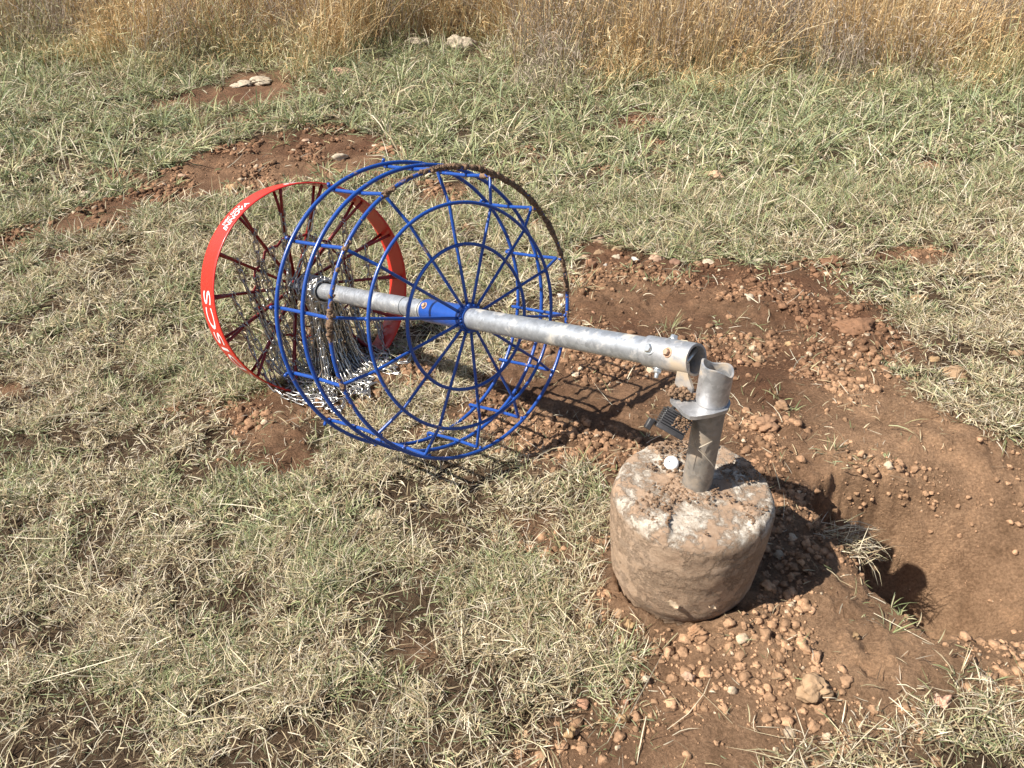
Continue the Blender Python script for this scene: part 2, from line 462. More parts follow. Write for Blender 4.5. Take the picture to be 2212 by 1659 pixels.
tag(o, 'loose crumbled red earth scattered over the dug-up ground', 'soil', kind='stuff')

# ------------------------------------------------------------------ where the stones lie
PALE = (.47, .39, .29); TAN = (.34, .225, .135); OCH = (.38, .25, .135); REDB = (.22, .12, .07); WHT = (.66, .61, .53); PINK = (.44, .29, .20)
STONES = [  # px, py, width px, height/width, depth/width, colour, label, group
 (997, 108, 66, .75, .8, PALE, 'large pale boulder with a flat top at the foot of the tall dry grass'),
 (905, 100, 62, .42, .7, PALE, 'thin pale slab half hidden in grass left of the large boulder'),
 (743, 162, 58, .40, .7, PINK, 'flat pinkish slab showing through the grass behind the basket'),
 (818, 134, 46, .18, .7, PINK, 'dull pink slab sunk in the grass below the thin pale slab'),
 (562, 180, 52, .34, .8, PALE, 'cracked cream slab lying flat in bare earth, right piece'),
 (522, 186, 44, .34, .8, PALE, 'cracked cream slab lying flat in bare earth, left piece'),
 (1090, 176, 46, .2, .7, TAN, 'low tan slab in the grass below and right of the large boulder'),
 (1541, 388, 44, .62, .8, (.58, .38, .24), 'orange-pink angular stone standing alone in the green grass'),
 (1933, 358, 32, .6, .8, PALE, 'pale stone half hidden among straw at far right of the green grass'),
 (1848, 715, 98, .42, .7, REDB, 'big flat reddish-brown slab casting a dark shadow on the bare earth'),
 (1806, 574, 62, .45, .7, REDB, 'dark brown clod at the edge of the grass above the big reddish slab'),
 (1985, 648, 42, .5, .7, OCH, 'yellowish stone in thin grass right of the big reddish slab'),
 (2182, 747, 18, .9, .9, WHT, 'bright white pebble near the right edge'),
 (2062, 811, 60, .5, .8, TAN, 'rounded tan stone just above the pinkish white one'),
 (2051, 832, 22, .8, .8, WHT, 'pinkish white stone below the rounded tan stone'),
 (2020, 780, 34, .4, .8, OCH, 'flat ochre stone in straw above the rounded tan stone'),
 (2198, 768, 34, .5, .8, TAN, 'orange-tan stone cut by the right edge below the white pebble'),
 (724, 243, 11, .9, .9, OCH, 'tiny round yellow stone alone in the grass behind the dug patch'),
 (184, 424, 30, .62, .8, PALE, 'pale stone at the left end of the dug earth strip'),
 (395, 383, 18, .7, .8, PINK, 'small pink stone in the middle of the dug earth strip'),
 (506, 408, 32, .5, .8, OCH, 'ochre stone just behind the red band'),
 (736, 343, 34, .55, .8, PALE, 'cream angular stone at the right end of the dug earth strip'),
 (662, 309, 24, .5, .8, PINK, 'small pinkish stone at the top of the dug earth strip'),
 (835, 330, 44, .45, .8, (.40, .22, .13), 'rusty red stone touching the top of the blue basket'),
 (1009, 500, 30, .75, .9, TAN, 'round tan stone seen through the basket floor between two ribs'),
 (1295, 526, 34, .55, .8, PINK, 'pale orange stone topmost of the cluster right of the basket'),
 (1276, 577, 28, 1.0, .8, (.36, .20, .12), 'upright rusty block in the cluster right of the basket'),
 (1296, 550, 30, .6, .8, TAN, 'tan stone below the pale orange topmost one of the cluster'),
 (1263, 560, 20, .8, .8, TAN, 'round brownish stone at the left end of the cluster'),
 (1336, 543, 32, .5, .8, TAN, 'flat brown-topped stone at the right of the cluster'),
 (1335, 557, 26, .4, .8, PALE, 'thin cream stone under the flat brown-topped one'),
 (1310, 578, 20, .7, .8, (.42, .38, .33), 'grey angular stone beside the upright rusty block'),
 (1369, 563, 22, .45, .8, WHT, 'whitish flat stone lying right of the cluster'),
 (1420, 562, 34, .6, .8, PINK, 'pale pink double-lobed stone above the steel pole'),
 (1457, 571, 26, .6, .8, (.22, .13, .09), 'dark chocolate-brown stone at the grass edge'),
 (1533, 570, 30, .5, .8, PALE, 'cream stone at the grass edge right of the dark brown stone'),
 (1507, 571, 18, .5, .8, TAN, 'small tan stone between the dark brown and the cream stones'),
 (1640, 568, 30, .4, .8, PALE, 'pale yellow stone in straw beyond the bare earth'),
 (1618, 650, 34, .6, .8, PALE, 'pale broken stone alone on bare earth above the pipe'),
 (1264, 674, 20, .8, .8, TAN, 'tan pebble right beside the basket rim'),
 (1279, 679, 16, .6, .8, (.40, .22, .14), 'small rusty pebble paired with the tan one beside the rim'),
 (1211, 640, 18, .5, .8, WHT, 'whitish chip seen just inside the right of the basket rim'),
 (1214, 660, 12, .6, .8, WHT, 'tiny white chip below the larger whitish chip at the rim'),
 (1643, 780, 24, .7, .8, TAN, 'angular tan stone right of the cut pipe'),
 (1702, 746, 18, .7, .8, OCH, 'small ochre stone below the big reddish slab'),
 (1360, 1352, 24, .7, .9, OCH, 'orange clod left of the foot of the footing'),
 (1333, 1330, 32, .5, .9, TAN, 'brown clod in grass left of the orange clod at the footing'),
 (1503, 1372, 44, .7, .9, (.36, .21, .12), 'large crumbly clod right in front of the footing'),
 (1487, 1467, 28, .7, .9, PINK, 'pale pinkish clod in the heap in front of the footing'),
 (1397, 1471, 20, 1.0, .8, PALE, 'upright cream stone at the grass edge in front of the footing'),
 (1347, 1555, 26, 1.1, .9, OCH, 'upright orange clod at the bottom grass edge'),
 (1261, 1526, 30, .6, .9, (.34, .19, .12), 'dark red-brown clod on the straw left of the upright orange clod'),
 (1231, 1588, 28, 1.1, .9, OCH, 'tall orange clod near the bottom edge'),
 (1138, 1590, 18, .9, .9, (.46, .28, .17), 'small round clod leftmost near the bottom edge'),
 (1353, 1517, 16, .8, .9, (.36, .2, .13), 'small rusty clod above the upright orange clod'),
 (1763, 1500, 72, .66, .9, TAN, 'largest sandy clod lying below the hole'),
 (1843, 1380, 34, .7, .9, OCH, 'sandy orange clod between the footing shadow and the hole rim'),
 (1861, 1490, 24, .8, .9, PINK, 'small pinkish clod right of the largest sandy clod'),
 (1926, 1466, 15, .7, .9, TAN, 'small tan pebble on smooth earth below the hole'),
 (1915, 1480, 14, .7, .9, OCH, 'tiny ochre pebble just under the small tan pebble below the hole'),
 (2040, 1524, 44, .6, .9, (.55, .34, .24), 'lumpy pink clod near the lower right corner'),
 (2022, 1506, 16, .5, .9, (.6, .42, .3), 'pale chip above the lumpy pink clod'),
 (1600, 785, 18, .6, .9, (.42, .24, .15), 'small rust-coloured clod beside the angular tan stone'),
 (1580, 910, 26, .7, .9, TAN, 'sandy clod on bare earth right of the pipe'),
 (1690, 880, 36, .5, .9, (.36, .22, .13), 'brown clod on the rim above the hole'),
 (1655, 925, 60, .5, .9, (.34, .2, .12), 'broad brown clod behind the footing'),
]
SPOS = []
for (a, b, wp, hr, dr, colr, lab) in STONES:
    p = at(a, b); dist = float(np.dot(p - np.array([0, 0, CAMZ]), np.array([0, CP, -SP]))); W_ = wp / FPX * dist / 2
    SPOS.append((p[0], p[1], W_, W_ * dr))
def off_stones(x, y):
    k = np.ones(np.shape(x))
    for sx, sy, w_, d_ in SPOS:
        k = np.where(((x - sx) / (w_ * .9)) ** 2 + ((y - sy + d_ * .5) / (d_ * 1.1 + .04)) ** 2 < 1, .12, k)
    return k
# ------------------------------------------------------------------ grass
def blades(P, az, L, el, curv, wid, col, rows=4, roll=None, kink=None):
    n = len(P)
    H = np.stack([np.cos(az), np.sin(az)], -1)
    pos = P.copy(); pts = [pos.copy()]
    for k in range(rows - 1):
        e = el - curv * (k + .5) / (rows - 1)
        a = az + (kink if kink is not None else 0) * k / rows
        st = (L / (rows - 1))[:, None] * np.stack([np.cos(e) * np.cos(a), np.cos(e) * np.sin(a), np.sin(e)], -1)
        pos = pos + st; pts.append(pos.copy())
    pts = np.stack(pts, 1)                               # n rows 3
    side = np.stack([-np.sin(az), np.cos(az), np.zeros(n)], -1)
    rl = rng.uniform(-.9, .9, n) if roll is None else roll
    side = side * np.cos(rl)[:, None] + np.array([0, 0, 1.]) * np.sin(rl)[:, None]
    tp = np.array([.75, 1, .8, .18]) if rows == 4 else np.linspace(1, .25, rows)
    o = side[:, None] * (wid[:, None] * tp[None] / 2)[..., None]
    V = np.stack([pts - o, pts + o], 2).reshape(-1, 3)
    b = np.arange(n)[:, None] * rows * 2 + np.arange(rows - 1)[None] * 2
    Q = np.stack([b, b + 1, b + 3, b + 2], -1).reshape(-1, 4)
    C = np.repeat(col, rows * 2, 0)
    return V, Q, C
def scatter(dens_fn, y0, y1, total):
    y = y0 + (y1 - y0) * rng.random(total); hw = .72 * y + .55
    hm = .72 * y1 + .55
    x = rng.uniform(-1, 1, total) * hm
    k = np.abs(x) < hw; x, y = x[k], y[k]
    k = rng.random(len(x)) < dens_fn(x, y); return x[k], y[k]
def greenness(x, y):
    g = fbm(x, y, .22, 5, 81, .7)
    g = g + .16 * sstep(2.6, 3.6, y) + .10 * sstep(.2, 1.2, x) * sstep(2.2, 3., y) + .05
    g = g - .08 * sstep(1.6, 1.0, y)
    return .10 + .68 * sstep(.44, .72, g)
GREEN = np.array([[.27, .30, .135], [.33, .36, .18], [.20, .24, .11], [.40, .41, .23], [.42, .40, .20], [.29, .33, .19]])
STRAW = np.array([[.64, .54, .35], [.48, .38, .23], [.76, .67, .49], [.32, .235, .145], [.20, .135, .085], [.60, .52, .40], [.46, .42, .25]])
def pick(pal, n): return pal[rng.integers(0, len(pal), n)] * rng.uniform(.75, 1.2, (n, 1))
def turf_d(x, y):
    m = soil_mask(x, y); d = np.hypot(x - BLK[0], y - BLK[1])
    return np.clip(1.02 - 1.05 * m, .022, 1) * (d > .15) * (hole_d(x, y) < .02) * off_stones(x, y) * (.12 + .88 * sstep(.40, .60, fbm(x, y, .09, 4, 83, .6)))
Vs = []; Qs = []; Cs = []; off = [0]
def push(r):
    V, Q, C = r; Vs.append(V); Qs.append(Q + off[0]); Cs.append(C); off[0] += len(V)
# dead thatch lying almost flat, then green blades in tufts
for (y0, y1, tot, ws) in ((.38, 1.3, 190000, .0015), (1.3, 2.2, 210000, .0020), (2.2, 3.6, 220000, .0030), (3.6, 7.2, 210000, .0052)):
    x, y = scatter(turf_d, y0, y1, tot); n = len(x); z = ground(x, y)
    gr = greenness(x, y)
    L = (rng.gamma(3.0, .0058, n) + .008) * (1 + .9 * sstep(1.6, 3.2, y)); L *= np.where(y > 2.5, 1.25, 1)
    el = rng.normal(.30, .30, n) + .25 * gr
    clump = fbm(x, y, .07, 2, 85)
    P = np.stack([x, y, z + rng.uniform(-.002, .010, n) + .05 * np.clip(clump - .42, 0, 1)], -1)
    isg = rng.random(n) < gr * .45
    col = np.where(isg[:, None], pick(GREEN, n), pick(STRAW, n))
    push(blades(P, rng.uniform(0, 6.28, n), L, el, rng.normal(.35, .5, n), ws * rng.uniform(.6, 1.4, n), col, kink=rng.normal(0, .6, n)))
    # tufts
    nt_ = int(tot / 11)
    x, y = scatter(lambda a, b: turf_d(a, b) * (.30 + .70 * greenness(a, b)), y0, y1, nt_)
    kk = rng.integers(9, 30, len(x))
    tg = greenness(x, y) + .1; hgt = np.clip(rng.gamma(3.5, .25, len(x)), .4, 1.7) * (1 + .5 * sstep(2.6, 4, y))
    tx = np.repeat(x, kk); ty = np.repeat(y, kk); n = len(tx); tg = np.repeat(tg, kk); hg = np.repeat(hgt, kk)
    a = rng.uniform(0, 6.28, n); rr = np.abs(rng.normal(0, .006, n)) * (1 + .4 * ty)
    x = tx + rr * np.cos(a); y = ty + rr * np.sin(a); z = ground(x, y) - .004
    L = rng.uniform(.014, .045, n) * hg * (1 + .5 * sstep(1.4, 3.0, y)) * (1 + .8 * sstep(3.4, 4.6, y))
    isg = rng.random(n) < np.clip(tg * .85 + .05, 0, 1)
    col = np.where(isg[:, None], pick(GREEN, n), pick(STRAW, n))
    push(blades(np.stack([x, y, z], -1), a + rng.normal(0, .5, n), L, rng.normal(.72, .34, n), rng.uniform(.2, 1.6, n), ws * rng.uniform(.8, 1.5, n), col))
print('grass blades', off[0] // 8)
o = raw_mesh('grass', np.concatenate(Vs), np.concatenate(Qs), M_GRASS, None, True, np.concatenate(Cs))
tag(o, 'short mown grass, part green and part bleached straw, covering the ground', 'grass', kind='stuff')

# long loose straws and bent seed stalks
Vs = []; Qs = []; Cs = []; off = [0]
n = 1300
y = .4 + 4.6 * rng.random(n) ** 1.3; x = rng.uniform(-1, 1, n) * (.75 * y + .4)
k = (rng.random(n) < np.where(soil_mask(x, y) > .5, .45, 1)) & (np.hypot(x - BLK[0], y - BLK[1]) > .18) & (hole_d(x, y) < .22); x, y = x[k], y[k]; n = len(x)
z = ground(x, y) + .008 + .018 * (soil_mask(x, y) < .5)
L = rng.gamma(2.2, .030, n) + .025
push(blades(np.stack([x, y, z], -1), rng.uniform(0, 6.28, n), L, rng.normal(.10, .08, n), rng.normal(.18, .14, n), .0013 * (1 + .35 * y) * rng.uniform(.6, 1.3, n), pick(STRAW[[0, 2, 2, 5]], n), kink=rng.normal(0, .5, n)))
n = 700                        # standing seed stalks, mostly on the right and far left
y = rng.uniform(2.6, 6.0, n); x = np.where(rng.random(n) < .7, rng.uniform(.4, 4.2, n), rng.uniform(-4, -.6, n)); k = (np.abs(x) < .72 * y + .5) & (soil_mask(x, y) < .5); x, y = x[k], y[k]; n = len(x)
push(blades(np.stack([x, y, ground0(x, y)], -1), rng.uniform(0, 6.28, n), rng.uniform(.08, .38, n), rng.normal(1.2, .25, n), rng.uniform(0, 1.2, n), .0028 * rng.uniform(.7, 1.3, n), pick(STRAW[[0, 2, 2]], n)))
o = raw_mesh('loose_straw', np.concatenate(Vs), np.concatenate(Qs), M_GRASS, None, True, np.concatenate(Cs))
tag(o, 'long pale straws and seed stalks strewn across grass and earth', 'straw', kind='stuff')

# tall dry grass along the back
Vs = []; Qs = []; Cs = []; off = [0]
EDGE = np.array([at(a, b)[:2] for a, b in ((-500, 95), (0, 88), (280, 76), (360, 108), (560, 122), (700, 140), (860, 96), (1060, 96), (1120, 140), (1300, 160), (1500, 168), (1800, 158), (2212, 170), (2700, 170))])
def tall_edge(x): return np.interp(x, EDGE[:, 0], EDGE[:, 1])
n = 120000
x = rng.uniform(-7.8, 7.8, n); y = 4.7 + 5.6 * rng.random(n) ** 1.1
e = tall_edge(x) + 1.5 * (fbm(x, y, .9, 4, 91, .6) - .5) - .80
k_ = off_stones(x, y - .1) < .5; e = np.where(k_, 99, e)
nearb = np.min(np.stack([np.abs(x - q[0]) + np.where(y < q[1] + .1, 0, 9) for q in SPOS[:2]]), 0); e = np.where(nearb < .3, np.maximum(e, SPOS[0][1] + .15), e)
k = (y > e) & (np.abs(x) < .72 * y + .8) & (rng.random(n) < .06 + 1.25 * sstep(.30, .62, fbm(x, y, .34, 4, 92, .6))); x, y = x[k], y[k]; e = e[k]; n = len(x)
t = fbm(x, y, 1.1, 3, 93); hue = fbm(x, y, .45, 3, 94)
ed = sstep(0, .8, y - e)
L = (.13 + .70 * sstep(0, 1.1, y - e)) * rng.uniform(.5, 1.35, n) * (.25 + 1.5 * t)
DRY = np.array([[.62, .43, .21], [.70, .53, .29], [.54, .36, .17], [.76, .63, .40], [.44, .29, .15]])
GREY = np.array([[.34, .27, .21], [.42, .34, .27], [.28, .23, .17], [.48, .40, .31]])
OLV = np.array([[.36, .35, .18], [.44, .41, .22], [.30, .31, .16], [.56, .50, .32]])
u = rng.random(n)
col = np.where((u < sstep(.5, .66, hue))[:, None], pick(GREY, n), pick(DRY, n))
lowg = rng.random(n) < (.55 * (1 - ed) + .25 * sstep(.55, .7, t))
col = np.where(lowg[:, None], pick(OLV, n), col)
push(blades(np.stack([x, y, ground0(x, y)], -1), rng.uniform(0, 6.28, n), L, rng.normal(1.22, .22, n), rng.uniform(-.1, 1.1, n), .0052 * rng.uniform(.5, 1.3, n), col, kink=rng.normal(0, .4, n)))
# seed heads: short side sprigs on the upper half
idx = rng.integers(0, n, 90000); f = rng.uniform(.45, 1., len(idx))
hz = ground0(x[idx], y[idx]) + L[idx] * f * .88
P = np.stack([x[idx] + rng.normal(0, .04, len(idx)), y[idx] + rng.normal(0, .04, len(idx)), hz], -1)
push(blades(P, rng.uniform(0, 6.28, len(idx)), rng.uniform(.03, .11, len(idx)), rng.normal(.7, .5, len(idx)), rng.uniform(0, 1.6, len(idx)), .0048 * rng.uniform(.6, 1.3, len(idx)), col[idx] * 1.15))
print('tall', off[0] // 8)
o = raw_mesh('tall_dry_grass', np.concatenate(Vs), np.concatenate(Qs), M_GRASS, None, True, np.concatenate(Cs))
tag(o, 'tall tawny dry grass standing along the back of the clearing', 'dry grass', kind='stuff')

# ------------------------------------------------------------------ the fallen basket
BR = .33
def rotvec(w):
    w = np.array(w); t = np.linalg.norm(w); u = w / t
    K = np.array([[0, -u[2], u[1]], [u[2], 0, -u[0]], [-u[1], u[0], 0]])
    return np.eye(3) + math.sin(t) * K + (1 - math.cos(t)) * K @ K
MC = rotvec([0.7243, -0.3715, -1.5852]); CC = np.array([-0.3423, -0.4631, 5.4211]) * BR
WR = np.array([[1, 0, 0], [0, -SP, CP], [0, -CP, -SP]])
MW = WR @ MC; CW = c2w(CC); DX = MW[:, 2]
PHI = -0.1338
def B(r, a, t):
    """basket frame -> world: radius, angle, distance along the pole, all in basket radii"""
    r, a, t = np.broadcast_arrays(np.asarray(r, float), np.asarray(a, float), np.asarray(t, float))
    L = np.stack([r * np.cos(a), r * np.sin(a), t], -1) * BR
    return CW + L @ MW.T
hinge_t = -1.95
base = B(0, 0, hinge_t)
BK = empty('disc_golf_basket', (float(base[0]), float(base[1]), float(ground0(base[0], base[1]))),
           'toppled disc golf target with blue wire basket, red chain band and galvanised pole', 'disc golf basket')
full = np.linspace(0, 2 * np.pi, 145)[:-1]
def pipe(mb, P0, P1, r, wall=.003, seg=40, n=12, zfun=None):
    P0 = np.array(P0, float); P1 = np.array(P1, float); d = nrm(P1 - P0); a = np.array([0, 0, 1.]) if abs(d[2]) < .9 else np.array([1., 0, 0])
    u = nrm(np.cross(a, d)); v = np.cross(d, u); th = np.arange(seg) * 2 * np.pi / seg
    ringv = lambda c, rad: c + rad * (np.cos(th)[:, None] * u + np.sin(th)[:, None] * v)
    R_ = [ringv(P0 + (P1 - P0) * k / n, r) for k in range(n + 1)] + [ringv(P0 + (P1 - P0) * k / n, r - wall) for k in range(n, -1, -1)]
    if zfun is not None:
        e = zfun(th)[:, None] * d
        R_[n] = R_[n] + e; R_[n + 1] = R_[n + 1] + e
    V = np.concatenate(R_); m_ = len(R_)
    i = np.arange(m_)[:, None]; j = np.arange(seg)[None]; i2 = (i + 1) % m_; j2 = (j + 1) % seg
    mb.add(V, np.stack([i * seg + j, i * seg + j2, i2 * seg + j2, i2 * seg + j], -1).reshape(-1, 4)); return mb
def flat_edges(o, ang=40):
    me = o.data; me.update()
    bm = bmesh.new(); bm.from_mesh(me); bmesh.ops.recalc_face_normals(bm, faces=bm.faces)
    for e in bm.edges:
        if len(e.link_faces) == 2 and e.calc_face_angle(0) > R(ang): e.smooth = False
    bm.to_mesh(me); bm.free(); return o
def prism(mb, C, ux, uy, uz, hx, hy, hz, bev=.0):
    """box with bevelled edges, axes ux uy uz and half sizes"""
    bm = bmesh.new(); bmesh.ops.create_cube(bm, size=2)
    for v in bm.verts: v.co = Vector((v.co.x * hx, v.co.y * hy, v.co.z * hz))
    if bev: bmesh.ops.bevel(bm, geom=list(bm.edges), offset=bev, segments=2, affect='EDGES', profile=.6)
    bmesh.ops.triangulate(bm, faces=bm.faces)
    v = np.array([x.co[:] for x in bm.verts]); f = np.array([[x.index for x in q.verts] for q in bm.faces]); bm.free()
    mb.add(C + v[:, :1] * ux + v[:, 1:2] * uy + v[:, 2:] * uz, None, f); return mb
def disc(mb, C, n_, r, h, seg=6, bev=.18):
    """bolt head or nut: low prism with a chamfer, standing on C along n_"""
    C = np.array(C, float); n_ = nrm(np.array(n_, float)); tube(mb, [C, C + n_ * h * .7, C + n_ * h], [r, r, r * (1 - bev)], seg); return mb
PR = .0238; PT = 2.62
pole = flat_edges(pipe(MB(), B(0, 0, hinge_t + .16), B(0, 0, PT), PR, n=30).build('pole', M_GALV, BK))
pu = PR / BR
for t0 in (.71, .46): tube(MB(), B(pu, full[::4], t0), .0011, 6, True).build('scuff_ring', M_DARK, pole)

R3, R4, DF = .7717, .496, -.0753
RM, TM, RT, TT = 1.0231, .3198, 1.0531, .6439
def ring(name, r, t, w_, mat, parent, wob=.004):
    rr = r + wob * np.sin(full * 3 + r * 5)
    return tube(MB(), B(rr, full, t), w_, 12, True).build(name, mat, parent)
rim = ring('floor_ring', 1.0, 0, .0044, M_BLUE, BK)
ring('floor_ring', R3, DF * .8, .0040, M_BLUE, BK); ring('floor_ring', R4, DF, .0040, M_BLUE, BK)
ring('wall_ring', RM, TM, .0047, M_BLUE, BK); ring('wall_ring', RT, TT, .0048, M_BLUE, BK)
for k in range(14):
    a = PHI + k * 2 * np.pi / 14 + rng.normal(0, .006)
    e = .011 / BR
    cen = [(.085, -.08), (R4, DF + e * .7), (R3, DF * .8 + e * .7), (.93, -.008 + e), (.985, .012 + e), (.992, .06), (RM - e * .72, TM), (RT - e * .78, TT), (RT - e * .78, TT + .03)]
    P = [B(r, a, t) for r, t in cen]
    # curled end over the top ring
    P += [B(RT - e * .5, a, TT + .052), B(RT + e * .2, a, TT + .056), B(RT + e * .8, a, TT + .040)]
    fl = np.arange(len(P)); tt = np.linspace(0, len(P) - 1, 70)
    P = np.array(P); Pi = np.stack([np.interp(tt, fl, P[:, j]) for j in range(3)], -1)
    rib = tube(MB(), Pi, np.interp(tt, [0, 3, 5, 11], [.0036, .0037, .0042, .0041]), 10)
    for r, t in ((R4, DF + .012), (R3, DF * .8 + .012), (RM - .012, TM), (.985, .006)):
        rib.add(B(r, a, t) + lump(iv1, .0056, .3, None, 1), None, if1)
    rib.build('basket_rib', M_BLUE, BK)
hub = MB(); pipe(hub, B(0, 0, -.115), B(0, 0, .42), PR + .0042, .0038, 40, 6)
hub = flat_edges(hub.build('hub_sleeve', M_BLUE, BK))
hw = MB()
for k in range(26):
    a = k * 2 * np.pi / 26; hw.add(B((PR + .006) / BR, a, -.095 + rng.normal(0, .006)) + lump(iv1, .0062, .3, None, 1), None, if1)
tube(hw, B((PR + .0055) / BR, full[::3], -.09), .0042, 8, True)
hw.build('weld_collar', M_BLUE, hub)
def rad(a, t, r=PR): return B(r / BR, a, t)
def outdir(a): return nrm(B(1, a, 0) - B(0, 0, 0))
# which way round the pole faces the camera
toc = nrm(np.array([0, 0, CAMZ]) - B(0, 0, 0)); A_CAM = min(np.linspace(0, 2 * np.pi, 721), key=lambda a: -float(outdir(a) @ toc))
A_UP = min(np.linspace(0, 2 * np.pi, 721), key=lambda a: -float(outdir(a)[2]))
sgn = 1 if math.sin(A_UP - A_CAM) > 0 else -1
bo = MB(); aa = A_CAM + sgn * .35; disc(bo, rad(aa, .36, PR + .004), outdir(aa), .0085, .0012, 20); disc(bo, rad(aa, .36, PR + .005), outdir(aa), .0062, .005, 6)
flat_edges(bo.build('bolt', M_RUST, hub))

# dried mud caked on the floor ring
ia = np.linspace(10.6, 19.6, 1500); ang = PHI + (ia - 1) * 2 * np.pi / 14; im = ia.copy(); im[im > 14.999] -= 14
amt = np.interp(ia, [10.6, 11, 11.5, 11.8, 12.6, 13, 13.4, 14, 14.3, 14.8, 15.1, 18.2, 18.8, 19.3, 19.6], [0, .45, .4, .75, .62, .5, .35, .45, .75, .85, 1.0, .95, .5, .3, 0])
amt = amt + .35 * np.exp(-((ia - np.round(ia)) / .1) ** 2)
n1 = fbm(ia * 1., ia * 0, .22, 4, 5); n2 = fbm(ia, ia * 0, .04, 3, 9)
rr = .0043 + .0085 * np.clip(amt * (.30 + 1.2 * n1) - .58, -.15, .26) * (.2 + 1.6 * n2)
mudm = MB()
tube(mudm, B(1.0, ang, 0) + rng.normal(0, .0006, (1500, 3)), rr, 12, wob=lambda n, s: 1 + .45 * (fbm(np.arange(n)[:, None] * 1. + np.zeros((1, s)), np.sin(np.arange(s) * 2 * np.pi / s)[None] * 6 + np.zeros((n, 1)), 6, 3, 3) - .5) * 2)
for q in range(420):
    k = rng.integers(0, 1500)
    if rng.random() < (amt[k] - .45) * 1.1:
        mudm.add(B(1.0, ang[k], rng.normal(0, .010)) + rng.normal(0, .002, 3) + lump(iv2, rng.uniform(.0015, .0050), .9, None, 1), None, if2)
for (k, t0, t1, r0) in ((2, .0, .16, .0055), (3, .0, .10, .0052), (1, 0, .03, .005)):      # up two of the wall bars
    a = PHI + (k - 1) * 2 * np.pi / 14; tv = np.linspace(t0, t1, 30)
    tube(mudm, B(.992, a, tv), r0 * (.6 + .9 * fbm(tv, tv * 0, .02, 3, k)), 10)
mudm.build('dried_mud', M_MUD, rim, False)

# ------------------------------------------------------------------ chain band
RB, A1, A2 = .937, 2.173, 2.472
n_a, n_t = 240, 8; aa_ = np.linspace(0, 2 * np.pi, n_a, endpoint=False)
bm_ = MB(); prof = [(RB, A1 + .004)] + [(RB, A1 + (A2 - A1) * k / n_t) for k in range(1, n_t)] + [(RB, A2 - .004), (RB - .004, A2), (RB - .011, A2), (RB - .013, A2 - .005)] + [(RB - .013, A2 - (A2 - A1) * k / n_t) for k in range(1, n_t)] + [(RB - .013, A1 + .005), (RB - .011, A1), (RB - .004, A1)]
wobb = .004 * np.sin(2 * aa_ + 1)
V = np.stack([B(r + wobb, aa_, t) for r, t in prof], 0).reshape(-1, 3); mm = len(prof)
i = np.arange(mm)[:, None]; j = np.arange(n_a)[None]
bm_.add(V, np.stack([i * n_a + j, i * n_a + (j + 1) % n_a, ((i + 1) % mm) * n_a + (j + 1) % n_a, ((i + 1) % mm) * n_a + j], -1).reshape(-1, 4))
band = flat_edges(bm_.build('chain_band', M_RED, BK), 50)
def text_on_band(name, txt, a0, a1, t0, t1, shear=0, bold=0, extra=None):
    """printed on the outside, running from angle a0 to a1, letter tops towards the pole top"""
    cu = bpy.data.curves.new('t', 'FONT'); cu.body = txt; cu.size = 1; cu.shear = shear; cu.offset = bold; cu.resolution_u = 4
    ob = bpy.data.objects.new('t', cu); COL.objects.link(ob); dg = bpy.context.evaluated_depsgraph_get()
    me = bpy.data.meshes.new_from_object(ob.evaluated_get(dg)); bpy.data.objects.remove(ob)
    bm = bmesh.new(); bm.from_mesh(me); bmesh.ops.triangulate(bm, faces=bm.faces)
    bmesh.ops.subdivide_edges(bm, edges=[e for e in bm.edges if e.calc_length() > .15], cuts=2, use_grid_fill=True); bmesh.ops.triangulate(bm, faces=bm.faces)
    v = np.array([x.co[:] for x in bm.verts]); f = np.array([[x.index for x in q.verts] for q in bm.faces]); bm.free()
    x = (v[:, 0] - v[:, 0].min()) / np.ptp(v[:, 0]); y = (v[:, 1] - v[:, 1].min()) / np.ptp(v[:, 1])
    if extra: x, y, f = extra(x, y, f)
    aN = a0 + (a1 - a0) * x; tN = t0 + (t1 - t0) * y
    wv = np.interp(aN % (2 * np.pi), np.append(aa_, 2 * np.pi), np.append(wobb, wobb[0]))
    return raw_mesh(name, B(RB + .0022 + wv, aN, tN), f, M_WHITE, band, False)
D2 = R
text_on_band('lettering', 'INNOVADISCS', D2(152), D2(274), A1 + .07, A2 - .075)
text_on_band('logo_print', 'INNOVA', D2(306), D2(325), A1 + .05, A1 + .150, .35, .022)
text_on_band('logo_print', 'DISC GOLF', D2(309), D2(323), A1 + .17, A1 + .225, .2, .02)
text_on_band('logo_print', 'INNOVA', D2(347), D2(367), A1 + .045, A1 + .150, .35, .022)
text_on_band('logo_print', 'DISC GOLF', D2(350), D2(363), A1 + .17, A1 + .225, .2, .02)

SA = [8.5, 34.5, 60.5, 87, 112, 138, 166, 195, 220, 245.5, 270, 294, 318.5, 344]
TH = 2.60
for a in SA:
    a = R(a); mb = MB()
    j_ = (.68, 2.40)
    for ta, off in ((2.24, .0), (2.395, .0)):
        P = [B(RB - .016, a, ta), B(.80, a, (ta * .55 + 2.40 * .45)), B(j_[0], a, j_[1] + (ta - 2.32) * .12), B(.09, a, TH + (ta - 2.32) * .12)]
        tube(mb, P, .0047, 8)
    mb.build('band_strut', M_REDS, BK)
rr_ = .47
tube(MB(), B(rr_ + .02 * np.cos(full[::3] * 14 - R(8.5 * 14)), full[::3], 2.455), .0040, 8, True).build('chain_ring', M_REDS, BK)
ht = MB(); pipe(ht, B(0, 0, 2.50), B(0, 0, 2.66), PR + .004, .0035, 32, 3); ht.build('top_hub', M_REDS, BK)
TC = 2.06; coll = MB()
tube(coll, B((PR + .009) / BR, full[::4], TC) + 0, .0045, 8, True); tube(coll, B((PR + .010) / BR, full[::4], TC + .03), .0040, 8, True)
